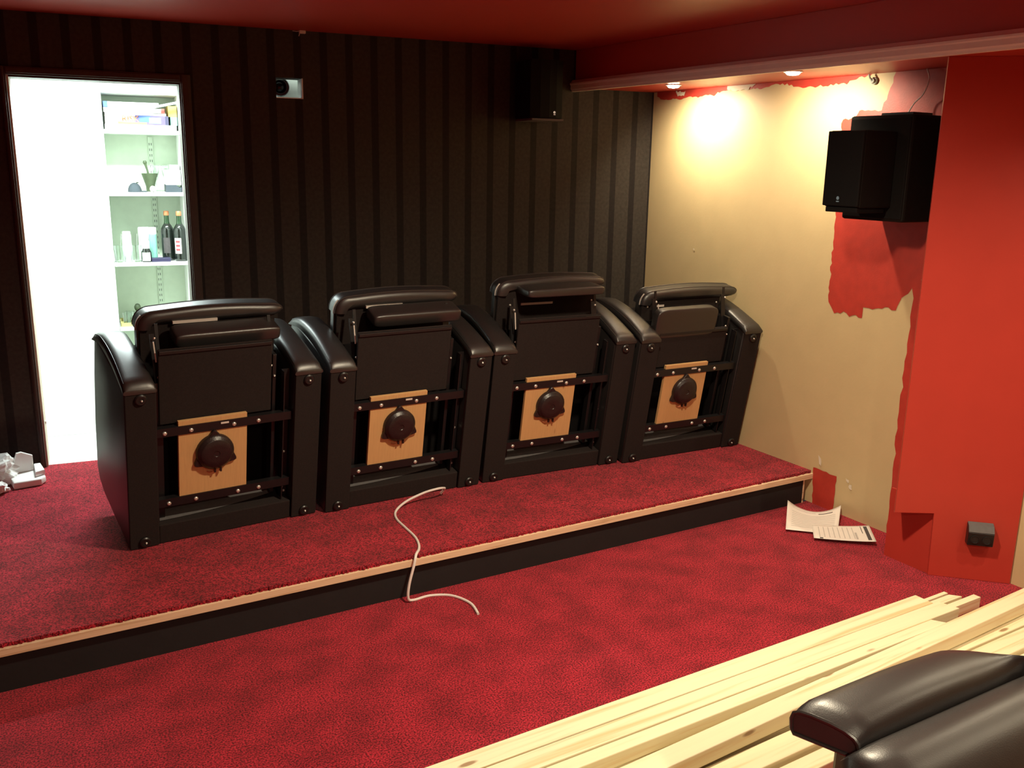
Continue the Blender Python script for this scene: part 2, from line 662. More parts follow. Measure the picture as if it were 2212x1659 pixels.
# red patch around the side speaker, brushed downwards
patch([(2.955, 1.80), (2.944, 1.39), (2.935, 0.985, .5), (2.895, 0.945, 2), (2.741, 0.938, .3), (2.739, 0.985, 1.5), (2.575, 1.000), (2.545, 1.052),
       (2.500, 1.108), (2.44, 1.16, .2), (2.44, 1.985, 0), (2.70, 1.985, .5), (2.705, 1.965), (2.716, 1.922), (2.750, 1.832), (2.871, 1.838), (2.885, 1.802)],
      0.006, 0.016, 'red_patch', 1)
patch([(4.26, 1.985, 0), (4.26, 1.955), (4.18, 1.940), (3.95, 1.944), (3.80, 1.948), (3.745, 1.966), (3.65, 1.972), (3.45, 1.962), (3.40, 1.975), (3.30, 1.972),
       (3.20, 1.950), (2.95, 1.954), (2.90, 1.972), (2.80, 1.985, 0)], 0.006, 0.014, 'red_patch', 2)
patch([(2.93, 0.18), (2.915, 0.0, 0), (2.790, 0.0), (2.787, 0.176)], 0.003, 0.02, 'red_patch', 3)
patch([(2.497, 1.14, 0), (2.42, 1.14, 0), (2.42, 0.0, 0), (2.492, 0.0), (2.488, 0.30), (2.497, 0.6), (2.490, 0.9)], 0.007, 0.035, 'red_patch', 4)
patch([(1.99, 1.95), (1.985, 0.82), (1.925, 0.16), (1.94, 0.0, 0), (2.05, 0, 0), (2.05, 1.95, 0)], 0.006, 0.03, 'red_patch', 5)
patch([(2.903, 0.250), (2.895, 0.205), (2.880, 0.200), (2.886, 0.235)], 0.002, 0.012, 'plaster', 6)
patch([(2.735, 0.185), (2.730, 0.170), (2.712, 0.166), (2.716, 0.182)], 0.004, 0.008, 'plaster', 7)
patch([(2.712, 0.160), (2.708, 0.138), (2.690, 0.140), (2.697, 0.158)], 0.004, 0.008, 'plaster', 8)
patch([(3.882, 1.152), (3.880, 1.142), (3.872, 1.143), (3.873, 1.151)], 0.001, 0.005, 'plaster', 9)
patch([(3.70, 1.985, 0), (3.70, 1.968), (3.62, 1.958), (3.55, 1.964), (3.50, 1.985, 0)], 0.005, 0.012, 'plaster', 10)
patch([(4.10, 1.980), (4.08, 1.958), (4.03, 1.954), (4.02, 1.976)], 0.005, 0.010, 'plaster', 11)

# other walls (behind and beside the camera) and the ceiling
b = MB()
b.box(X0 - 0.1, X0, Y0, yl + 0.4, 0, ZC)
tag(b.build('wall_left', 'red_paint'), 'red painted side wall', kind='structure')
b = MB()
b.box(X0, XR, Y0 - 0.1, Y0, 0, ZC)
tag(b.build('wall_front', 'red_paint'), 'red painted front wall', kind='structure')
b = MB()
b.prism([(X0, Y0), (XR, Y0), (XR, 4.45), (X0, 5.2)], 2, ZC, ZC + 0.1)
tag(b.build('ceiling', 'ceiling_red'), 'glossy dark red ceiling', kind='structure')

# soffit and its moulding
b = MB()
b.prism([(2.955, Y0), (XR, Y0), (XR, bwp(0.01, 0, 0).y - 0.001), (2.955, bwp(0.505, 0, 0).y - 0.001)], 2, ZS, ZC - 0.001)
tag(b.build('ceiling_soffit', 'red_paint'), 'dark red dropped soffit along the cream wall', kind='structure')
prof = [(2.955, 1.966), (2.935, 1.966), (2.932, 1.974), (2.926, 1.980), (2.926, 1.998), (2.921, 2.003), (2.921, 2.010), (2.928, 2.014),
        (2.933, 2.020), (2.938, 2.026), (2.955, 2.026)]
b = MB()
rows = []
for yy in (Y0, bwp(0.535, 0, 0).y - 0.002):
    rows.append([(px, yy, pz) for px, pz in prof])
b.loft(rows)
tag(b.build('trim_1', 'moulding_white'), 'off-white profiled moulding along the soffit edge', kind='structure')

# diagonal boxed-in pillar with a notch cut at its foot
PA, PB = Vector((3.118, 2.223, 0)), Vector((3.420, 1.925, 0))
pe = (PB - PA).normalized()
PANG = math.atan2(pe.y, pe.x)
PL = (PB - PA).length
pil = tag(place(bpy.data.objects.new('pillar', None), PA, PANG), 'red painted diagonal pillar with a notch cut at its foot', kind='structure')
COL.objects.link(pil)
b = MB()
b.prism([(0.0, ZS), (0.0, 0.250), (0.146, 0.262), (0.152, 0.0), (PL + 0.03, 0.0), (PL + 0.03, ZS)], 1, 0.0, 0.016, 0.0015, 1)
b.build('front_panel', 'red_paint', pil)
# return panel to the wall
Mi = Matrix.Translation(PA) @ Matrix.Rotation(PANG, 4, 'Z')
Mi.invert()
q0, q1 = Mi @ Vector((3.118, 2.223, 0)), Mi @ Vector((XR, 2.385, 0))
dn = (q1 - q0).normalized()
pn = Vector((-dn.y, dn.x, 0)) * 0.014
b = MB()
b.prism([(q0.x + 0.001, q0.y + 0.016), (q1.x, q1.y), (q1.x - pn.x, q1.y - pn.y), (q0.x - pn.x + 0.016, q0.y + 0.016)], 2, 0.25, ZS)
b.build('side_panel', 'red_patch', pil)
b = MB()
q2, q3 = Mi @ Vector((3.237, 2.125, 0)), Mi @ Vector((3.237, 2.335, 0))
nx = (q3 - q2).normalized()
nq = Vector((nx.y, -nx.x, 0)) * 0.012
b.prism([(q2.x, q2.y), (q3.x, q3.y), (q3.x + nq.x, q3.y + nq.y), (q2.x + nq.x, q2.y + nq.y)], 2, 0.0, 0.30)
b.build('inner_board', 'red_paint', pil)

# ------------------------------------------------------------------ storeroom behind the doorway
OF = 1.08                      # distance from the back wall to the cupboard front
SRt = 'structure'


def sbox(nm, s0, s1, o0, o1, z0, z1, material, label, parent=None, bev=0):
    bb = MB()
    bb.box(-s1, -s0, o0, o1, z0, z1, bev)
    o = bb.build(nm, material, parent)
    if not parent:
        place(o, BW, BWR)
        tag(o, label, kind='structure')
    return o


sbox('floor_storeroom', 1.4, 3.7, TH, OF + 0.4, -0.08, 0.0, 'store_floor', 'white floor of the bright storeroom')
sbox('ceiling_storeroom', 1.4, 3.7, TH, OF + 0.4, 2.16, 2.24, 'store_white', 'white ceiling of the bright storeroom')
sbox('wall_storeroom_left', 3.6, 3.7, TH, OF + 0.4, 0, 2.16, 'store_white', 'white side wall of the storeroom')
sbox('wall_storeroom_right', 1.4, 1.5, TH, OF + 0.4, 0, 2.16, 'store_white', 'white end wall of the storeroom')
sbox('wall_storeroom_back', 1.5, 3.6, OF + 0.34, OF + 0.4, 0, 2.16, 'store_back', 'pale green-white rear wall of the storeroom')
wf = sbox('wall_storeroom_front', 1.5, HS0, TH, TH + 0.005, 0, 2.16, 'store_white', 'white inner side of the back wall')
for q in ((HS0, HS1, 0, HZ0 - 0.03), (HS0, HS1, HZ1, 2.16), (HS1, DS0 - 0.02, 0, 2.16), (DS0 - 0.02, DS1 + 0.02, DZ, 2.16), (DS1 + 0.02, 3.6, 0, 2.16)):  # unseen white lining put in to throw light onto the projector
    sbox('lining_panel', q[0], q[1], TH, TH + 0.005, q[2], q[3], 'store_white', None, wf)

cup = thing('cupboard', 'tall plain white cupboard front beside the open shelves in the storeroom', 'cupboard', bwp(3.23, OF, 0), (0, 0, BWR))
b = MB()
b.box(-0.365, 0.366, 0.02, 0.32, 0.0, 2.14, 0.003)
b.build('cabinet_body', 'store_white', cup)
b = MB()
b.box(-0.364, 0.367, -0.004, 0.019, 0.075, 2.135, 0.002)
b.build('cupboard_door', 'store_white', cup)


# shelving
SH = thing('shelf_unit', 'white open shelf unit seen through the doorway', 'shelf', bwp(2.66, OF, 0), (0, 0, BWR))
SL, SRr = 2.862, 2.466
lx0, lx1 = -(SL - 2.66), (2.66 - SRr)
ZSH = {'1': 1.711, '2': 1.369, '3': 0.973, '4': 0.600}
for k in ZSH:
    b = MB()
    b.box(lx0 + 0.001, lx1, 0.0, 0.30, ZSH[k], ZSH[k] + 0.020, 0.002)
    b.build('shelf_board', 'shelf_white', SH)
b = MB()
b.box(lx1, lx1 + 0.020, 0.0, 0.32, 0.0, 2.14, 0.002)
b.build('side_panel', 'shelf_white', SH)
b = MB()
b.box(lx0 + 0.001, lx1, 0.0, 0.30, 1.925, 2.14, 0.002)
b.build('top_box', 'shelf_white', SH)
b = MB()
b.box(lx0 + 0.001, lx1, 0.30, 0.32, 0.0, 1.925)
b.build('back_panel', 'store_back', SH)
st = MB()
st.box(0.035, 0.060, 0.290, 0.2995, 0.62, 1.70)
o = st.build('slotted_rail', 'store_back', SH)
sl = MB()
zz = 0.66
while zz < 1.68:
    for dx in (0.040, 0.051):
        sl.box(dx, dx + 0.003, 0.2885, 0.2902, zz, zz + 0.014)
    zz += 0.032
sl.build('slots', 'slot_dark', o)


def st_loc(s, dep, z):
    return bwp(s, OF + dep, z)


def stand(name, label, cat, s, dep, z, rz=0.0, group=None):
    return thing(name, label, cat, st_loc(s, dep, z), (0, 0, BWR + rz), group)


def glyphs(parent, x0, x1, y, z0, z1, material, seed, name='lettering'):
    """row of small letter-like marks on a front face"""
    rnd = random.Random(seed)
    bb = MB()
    xx = x0
    h = z1 - z0
    while xx < x1:
        wd = h * rnd.uniform(0.45, 0.75)
        bb.box(xx, xx + wd * 0.25, y - 0.0008, y, z0, z1)
        if rnd.random() < 0.7:
            bb.box(xx, xx + wd, y - 0.0008, y, z1 - h * 0.22, z1)
        if rnd.random() < 0.6:
            bb.box(xx, xx + wd, y - 0.0008, y, z0 + h * 0.4, z0 + h * 0.58)
        if rnd.random() < 0.6:
            bb.box(xx + wd * 0.75, xx + wd, y - 0.0008, y, z0, z1)
        xx += wd * 1.35
    return bb.build(name, material, parent)


UPT = (PI / 2, 0, 0)
zt = ZSH['1'] + 0.020
# game boxes, bottom to top
g = stand('board_game_box', 'white board game box reading BUDGET at the bottom of the games stack', 'game box', 2.664, 0.02, zt)
b = MB().box(-0.19, 0.185, 0, 0.22, 0, 0.030, 0.002)
b.build('carton', 'box_white', g)
text_mesh('lettering', 'BUDGET', 0.020, 'slot_dark', g, (-0.065, -0.001, 0.015), UPT, shear=0.3)
glyphs(g, 0.02, 0.11, -0.0002, 0.012, 0.015, 'print_grey', 4)
glyphs(g, 0.135, 0.155, -0.0002, 0.010, 0.018, 'print_grey', 5)
g2 = stand('board_game_box', 'purple and blue board game box reading RISK in orange', 'game box', 2.675, 0.025, zt + 0.030)
b = MB().box(-0.175, 0.155, 0, 0.22, 0, 0.050, 0.002)
b.build('carton', 'box_purple', g2)
b = MB().box(-0.176, -0.02, -0.0007, 0.001, 0.002, 0.048)
b.build('pale_print', 'box_pale', g2)
b = MB().box(-0.11, 0.04, -0.0009, 0.001, 0.002, 0.013)
b.build('orange_print', 'box_orange', g2)
b = MB().box(0.0, 0.06, -0.0008, 0.001, 0.014, 0.048)
b.build('blue_print', 'box_blue', g2)
b = MB().box(0.052, 0.115, -0.0012, 0.001, 0.008, 0.040, 0.0004)
b.build('picture', 'glass_green', g2)
text_mesh('lettering', 'RISK', 0.046, 'box_orange', g2, (-0.045, -0.002, 0.029), UPT, sx=1.0)
b = MB().box(0.138, 0.1555, -0.0010, 0.22, 0.001, 0.049)
b.build('box_end', 'box_navy', g2)
g3 = stand('board_game_box', 'flat white carton between the purple and the white game boxes', 'game box', 2.69, 0.03, zt + 0.080)
b = MB().box(-0.16, 0.16, 0, 0.2, 0, 0.013, 0.002)
b.build('carton', 'box_white', g3)
g4 = stand('board_game_box', 'white board game box with small green squares and a red end', 'game box', 2.69, 0.03, zt + 0.093)
b = MB().box(-0.165, 0.135, 0, 0.2, 0, 0.026, 0.002)
b.build('carton', 'box_white', g4)
for dx in (-0.15, -0.135):
    for dz in (0.005, 0.014):
        MB().box(dx, dx + 0.011, -0.0008, 0.001, dz, dz + 0.006).build('green_square', 'print_green', g4)
text_mesh('lettering', 'Nya Sverige', 0.017, 'print_brown', g4, (-0.055, -0.001, 0.013), UPT)
MB().box(0.135, 0.153, -0.001, 0.2, 0.0, 0.027, 0.001).build('red_end', 'box_red', g4)
MB().box(-0.166, 0.135, -0.0006, 0.001, -0.0005, 0.0015).build('dark_line', 'print_dark', g4)
g5 = stand('board_game_box', 'white board game box with a blue end on top of the stack', 'game box', 2.70, 0.03, zt + 0.120)
b = MB().box(-0.150, 0.115, 0, 0.2, 0, 0.030, 0.002)
b.build('carton', 'box_white', g5)
MB().box(-0.155, -0.132, -0.001, 0.2, 0.0, 0.031, 0.001).build('blue_end', 'box_blue', g5)
glyphs(g5, -0.06, -0.025, -0.0002, 0.012, 0.022, 'print_dark', 8)
glyphs(g5, -0.015, 0.07, -0.0002, 0.010, 0.021, 'print_gold', 9)
MB().box(-0.132, 0.115, -0.0006, 0.001, -0.0005, 0.0015).build('dark_line', 'print_dark', g5)
MB().box(0.113, 0.135, 0.001, 0.2, 0.014, 0.0305, 0.001).build('grey_end', 'grey_plug', g5)
o = MB().box(-0.030, 0.018, 0, 0.2, 0, 0.060, 0.002).build('carton_small', 'box_yellow')
tag(place(o, st_loc(2.488, 0.05, zt + 0.078), BWR), 'mustard yellow carton on top of the teal one beside the games', 'carton')
o = MB().box(-0.020, 0.018, 0, 0.2, 0, 0.048, 0.002).build('carton_small', 'box_teal')
tag(place(o, st_loc(2.488, 0.05, zt + 0.030), BWR), 'teal carton standing at the end of the purple game box', 'carton')
# lamp glare over the games, modelled as a slanting white bar
o = MB().bar(st_loc(2.455, -0.05, 1.888), st_loc(2.83, -0.035, 1.80), 0.008, 0.012).build('glare_bar', 'shelf_white')
tag(o, 'slanting glare modelled as a white bar across the front of the games shelf', 'glare_bar')

# shelf 2
z2 = ZSH['2'] + 0.020
t = stand('mortar', 'dark green conical mortar with a pestle standing in it', 'mortar', 2.635, 0.15, z2)
b = MB().lathe([(0.022, 0), (0.024, 0.03), (0.028, 0.045), (0.044, 0.098), (0.046, 0.104), (0.040, 0.104), (0.026, 0.055), (0.0, 0.05)], n=24, cap=False)
b.build('bowl', 'mortar_green', t, True)
MB().tube([(0.0, 0, 0.058), (-0.010, 0, 0.12), (-0.018, 0, 0.152), (-0.021, 0, 0.166), (-0.023, 0, 0.176)], [0.008, 0.006, 0.007, 0.012, 0.007], 12).build('pestle', 'mortar_green', t, True)
t = stand('visor_cap', 'dark grey peaked cap lying on the second shelf', 'cap', 2.715, 0.08, z2)
rows = []
for i in range(9):
    a = PI * i / 8
    rows.append([(-0.008 + 0.038 * math.cos(PI * j / 10) * math.sin(a) ** 0.6, 0.045 * math.cos(a), 0.052 * math.sin(PI * j / 10) * math.sin(a) ** 0.6 + 0.001) for j in range(11)])
b = MB()
b.grid(rows)
b.build('crown', 'cap_grey', t, True)
MB().prism([(0.022, -0.032), (0.050, -0.026), (0.062, 0.0), (0.050, 0.026), (0.022, 0.032)], 2, 0.001, 0.006, 0.001).build('peak', 'cap_grey', t)
MB().cyl((0.008, -0.004, 0.0495), 0.006, 0.006, n=10).build('button', 'plastic_black', t)
for i, (s, dp) in enumerate(((2.598, 0.25), (2.540, 0.25))):
    t = stand('champagne_glass', 'clear champagne flute behind the mortar', 'glass', s, dp, z2, group='champagne flutes on the second shelf')
    MB().lathe([(0.026, 0), (0.024, 0.003), (0.004, 0.008), (0.0035, 0.06), (0.012, 0.08), (0.021, 0.115), (0.022, 0.15), (0.020, 0.15), (0.018, 0.115), (0.009, 0.085), (0.0, 0.08)], n=18, cap=False).build('flute', 'glass_clear', t, True)
mat('case_white', (0.80, 0.82, 0.78), rough=0.5, var=0.04)
t = stand('storage_box', 'white storage box with a dark green base at the end of the second shelf', 'box', 2.513, 0.05, z2)
MB().box(-0.042, 0.042, 0, 0.14, 0.040, 0.125, 0.003).build('lid', 'case_white', t)
MB().prism([(-0.043, 0.0), (0.043, 0.0), (0.043, 0.028), (0.030, 0.028), (0.012, 0.042), (-0.043, 0.042)], 1, -0.002, 0.14).build('base', 'cap_grey', t)
o = MB().box(-0.028, 0.028, 0, 0.1, 0, 0.030, 0.002).build('grey_tin', 'grey_plug')
tag(place(o, st_loc(2.50, 0.08, z2 + 0.125), BWR), 'grey tin lying on the white storage box', 'tin')
rnd = random.Random(5)
for nm, lab, s, dp, r in (('paper_bundle', 'crumpled white paper bundle at the left of the second shelf', 2.815, 0.10, 0.042), ('ornament', 'small pale crumpled ornament in front of the mortar', 2.625, 0.06, 0.022)):
    b = MB()
    bmesh.ops.create_icosphere(b.bm, subdivisions=3, radius=r)
    for v in b.bm.verts:
        v.co *= 0.8 + 0.45 * noise.noise(v.co * (2.2 / r) * 0.5 + Vector((s * 9, 0, 0)))
        v.co.z = max(v.co.z * 0.9 + r * 0.72, 0)
    tag(place(b.build(nm, 'paper'), st_loc(s, dp, z2), BWR), lab, 'ornament' if nm == 'ornament' else 'paper')
o = MB().bar((0, 0, 0.002), (0.02, 0.004, 0.002), 0.004, 0.003).build('clip', 'print_dark')
tag(place(o, st_loc(2.70, 0.012, z2), BWR), 'tiny dark clip on the edge of the second shelf', 'clip')

# shelf 3
z3 = ZSH['3'] + 0.020
for i, (s, dp, lab) in enumerate(((2.562, 0.10, 'dark wine bottle with a copper cap and a dark label'), (2.497, 0.05, 'dark wine bottle with a copper cap and a pale red label'))):
    t = stand('wine_bottle', lab, 'bottle', s, dp, z3, group='wine bottles on the third shelf')
    MB().lathe([(0.030, 0.0), (0.0355, 0.006), (0.0365, 0.02), (0.0365, 0.170), (0.034, 0.186), (0.026, 0.202), (0.017, 0.215)], n=28).build('body', 'bottle_glass', t, True)
    MB().lathe([(0.017, 0.2151), (0.0145, 0.225), (0.0137, 0.240), (0.0137, 0.262)], n=24).build('neck', 'bottle_neck', t, True)
    MB().lathe([(0.0150, 0.2621), (0.0155, 0.266), (0.0150, 0.285), (0.013, 0.288)], n=24).build('cap', 'bottle_cap', t, True)
    b = MB()
    a0 = -2.6 if i else -2.4
    rows = []
    for zq in (0.045, 0.135):
        rows.append([(0.0369 * math.cos(a0 + 0.11 * k), 0.0369 * math.sin(a0 + 0.11 * k), zq) for k in range(11)])
    b.grid(rows)
    lb = b.build('bottle_label', 'bottle_label' if i else 'print_dark', t, True)
    if i:
        b = MB()
        for zq in (0.062, 0.085, 0.108):
            b.grid([[(0.0372 * math.cos(a0 + 0.11 * k), 0.0372 * math.sin(a0 + 0.11 * k), zz) for k in range(2, 9)] for zz in (zq, zq + 0.012)])
        b.build('label_print', 'label_red', lb)
o = MB().box(-0.052, 0.052, 0, 0.05, 0, 0.022, 0.002).build('case_small', 'box_navy')
tag(place(o, st_loc(2.610, 0.015, z3), BWR), 'small dark blue case lying in front of the wine bottles', 'case')
t = stand('gift_tube', 'pale green tall tube beside the wine bottles', 'tube', 2.645, 0.09, z3)
MB().lathe([(0.021, 0), (0.021, 0.185), (0.0195, 0.190)], n=24).build('tube_body', 'glass_green', t, True)
MB().lathe([(0.0215, 0.155), (0.0215, 0.192), (0.019, 0.194)], n=24).build('lid', 'shelf_white', t, True)
t = stand('jar', 'dark round jar with a big white label in front of the tumblers', 'jar', 2.688, 0.035, z3)
MB().lathe([(0.022, 0), (0.027, 0.006), (0.0285, 0.03), (0.0275, 0.055), (0.020, 0.072), (0.018, 0.078)], n=24).build('body', 'bottle_glass', t, True)
MB().lathe([(0.0195, 0.078), (0.020, 0.080), (0.020, 0.118), (0.018, 0.121)], n=24).build('lid', 'shelf_white', t, True)
b = MB()
b.grid([[(0.0290 * math.cos(-2.5 + 0.17 * k), 0.0290 * math.sin(-2.5 + 0.17 * k), zz) for k in range(11)] for zz in (0.008, 0.030, 0.056)])
b.build('jar_label', 'case_white', t, True)
for i, (s, lab) in enumerate(((2.742, 'glass tumbler with a stirrer beside the white-labelled jar'), (2.828, 'glass tumbler with a stirrer at the cupboard end of the shelf'))):
    t = stand('tumbler', lab, 'glass', s, 0.06, z3, group='tumblers on the third shelf')
    MB().lathe([(0.026, 0), (0.029, 0.004), (0.031, 0.095), (0.0285, 0.095), (0.0265, 0.012), (0.0, 0.010)], n=24, cap=False).build('tumbler_glass', 'glass_clear', t, True)
    MB().tube([(0.0, 0, 0.012), (0.012, 0, 0.16)], 0.0016, 6).build('stirrer', 'grey_plug', t)
t = stand('canister', 'white canister between the two tumblers', 'canister', 2.786, 0.12, z3)
MB().lathe([(0.024, 0), (0.025, 0.004), (0.025, 0.150), (0.022, 0.155), (0.022, 0.168), (0.020, 0.170)], n=24).build('can', 'shelf_white', t, True)
t = stand('canister', 'taller white canister behind the jar', 'canister', 2.690, 0.17, z3)
MB().lathe([(0.030, 0), (0.031, 0.004), (0.031, 0.185), (0.028, 0.192)], n=24).build('can', 'shelf_white', t, True)

# shelf 4
z4 = ZSH['4'] + 0.020
t = stand('tray', 'yellowish tray on the lowest visible shelf', 'tray', 2.78, 0.03, z4)
MB().box(-0.075, 0.075, 0, 0.2, 0, 0.006, 0.002).build('tray_base', 'tray_yellow', t)
for q in ((-0.075, -0.070, 0, 0.2), (0.070, 0.075, 0, 0.2), (-0.075, 0.075, 0, 0.005), (-0.075, 0.075, 0.195, 0.2)):
    MB().box(q[0], q[1], q[2], q[3], 0.004, 0.022).build('rim', 'tray_yellow', t)
for i, (s, dp) in enumerate(((2.818, 0.08), (2.80, 0.13), (2.775, 0.07))):
    t = stand('small_glass', 'small clear glass standing on the yellowish tray', 'glass', s, dp, z4 + 0.006, group='small glasses on the tray')
    MB().lathe([(0.018, 0), (0.020, 0.004), (0.024, 0.07), (0.022, 0.07), (0.017, 0.008), (0.0, 0.007)], n=18, cap=False).build('glass_cup', 'glass_clear', t, True)
t = stand('pepper_mill', 'dark round-topped pepper mill among the small glasses', 'mill', 2.755, 0.15, z4 + 0.006)
MB().lathe([(0.020, 0), (0.022, 0.004), (0.016, 0.03), (0.018, 0.055), (0.010, 0.066), (0.017, 0.078), (0.019, 0.092), (0.012, 0.106), (0.004, 0.110)], n=18).build('mill_body', 'mortar_green', t, True)

# light of the storeroom's own lamp, out of sight above the door head
ld = bpy.data.lights.new('storeroom_light_offscreen', 'AREA')
ld.shape = 'RECTANGLE'
ld.size, ld.size_y = 0.76, 0.09
ld.energy = P_STORE
ld.color = COOL
lo = bpy.data.objects.new('storeroom_light_offscreen', ld)
COL.objects.link(lo)
lo.location = bwp(2.74, 0.46, 2.095)
lo.rotation_euler = (0, 0, BWR)

# projector behind the hole
t = thing('projector', 'white projector with a black lens behind the square hole in the back wall', 'projector', bwp(2.00, 0.17, 1.845), (0, 0, BWR))
MB().box(-0.19, 0.19, 0.0, 0.28, 0.015, 0.145, 0.012).build('projector_body', 'projector_white', t)
o = MB().lathe([(0.046, 0.0), (0.046, -0.045), (0.042, -0.050), (0.036, -0.050), (0.034, -0.030), (0.0, -0.030)], (-0.062, 0.0, 0.086), 1, 28, cap=False).build('lens_barrel', 'lens_black', t, True)
MB().lathe([(0.034, -0.052), (0.036, -0.054), (0.033, -0.054), (0.031, -0.052)], (-0.062, 0, 0.086), 1, 28, cap=False).build('lens_ring', 'lens_ring', o, True)
MB().lathe([(0.030, -0.031), (0.026, -0.037), (0.015, -0.042), (0.0, -0.044)], (-0.062, 0, 0.086), 1, 28, cap=False).build('lens', 'lens_black', o, True)
for dx in (-0.15, 0.15):
    MB().cyl((dx, 0.04, 0.0), 0.014, 0.016).build('foot', 'plastic_black', t)
o = MB().box(-0.25, 0.25, TH, TH + 0.42, 1.820, 1.845).build('projector_shelf', 'shelf_white')
place(o, bwp(2.00, 0, 0), BWR)
tag(o, 'white shelf carrying the projector behind the wall', 'shelf')

# small white sensor at the ceiling edge
t = thing('ceiling_sensor', 'small white sensor with a wire stub at the ceiling edge above the projector hole', 'sensor', bwp(1.985, -0.012, ZC), (0, 0, BWR))
MB().box(-0.002, 0.028, -0.010, 0.010, -0.014, 0.0, 0.002).build('sensor_body', 'label_white', t)
MB().tube([(-0.001, 0, -0.004), (-0.015, 0, -0.006), (-0.032, 0.003, -0.004)], 0.0015, 6).build('wire', 'label_white', t)
MB().tube([(0.0, 0, -0.013), (-0.002, 0, -0.022), (-0.004, 0, -0.026)], 0.0018, 6).build('wire', 'label_white', t)

# ------------------------------------------------------------------ downlights
def downlight(x, y, z, label, power, target, angle=120, blend=0.7):
    t = thing('downlight', label, 'downlight', (x, y, z), group='recessed downlights')
    MB().lathe([(0.030, 0.0), (0.040, -0.001), (0.040, -0.004), (0.030, -0.005), (0.026, -0.002)], n=28, cap=False).build('trim_ring', 'lamp_trim', t, True)
    MB().lathe([(0.031, -0.003), (0.030, -0.008), (0.024, -0.014), (0.0, -0.018)], n=24, cap=False).build('bulb', 'lamp_glow', t, True)
    s = spot('downlight_beam', (x, y, z - 0.042), target, power, angle, blend, WARM, 0.022)
    return t


downlight(3.187, 3.812, ZS, 'lit recessed downlight in the soffit nearest the striped wall', P_SOFFIT, (3.45, 3.80, 1.58), 152, 1.0)
downlight(3.114, 2.952, ZS, 'lit recessed downlight in the soffit above the red riser patch', P_SOFFIT, (3.45, 3.02, 1.54), 152, 1.0)
# lamps of the room outside the picture: the soffit row going on with the same spacing and power, and two ceiling lamps
spot('soffit_downlight_near_offscreen', (3.10, 1.23, ZS - 0.042), (3.10, 1.23, 0.0), P_SOFFIT, 152, 1.0, WARM, 0.022)
spot('soffit_downlight_far_offscreen', (3.10, 0.37, ZS - 0.042), (3.10, 0.37, 0.0), P_SOFFIT, 152, 1.0, WARM, 0.022)
spot('ceiling_lamp_boards_offscreen', (1.72, 1.92, ZC - 0.06), (1.72, 1.92, 0.0), P_CEIL, 168, 0.9, WARM, 0.06)
spot('ceiling_lamp_behind_offscreen', (0.70, -0.70, ZC - 0.06), (0.70, -0.70, 0.0), P_CEIL, 168, 0.9, WARM, 0.06)

# ------------------------------------------------------------------ recliners tipped on their backs
LEAN = math.radians(10.3)
CW = 0.735                    # chair width
AW = 0.110                    # arm width


def bolt(parent, x, y, z, r=0.0062, name='bolt'):
    o = MB().lathe([(r, 0.0), (r, -0.002), (r * 0.75, -0.0045), (r * 0.35, -0.0055), (0.0, -0.004)], (x, y, z), 1, 10, cap=False).build(name, 'steel', parent, True)
    return o


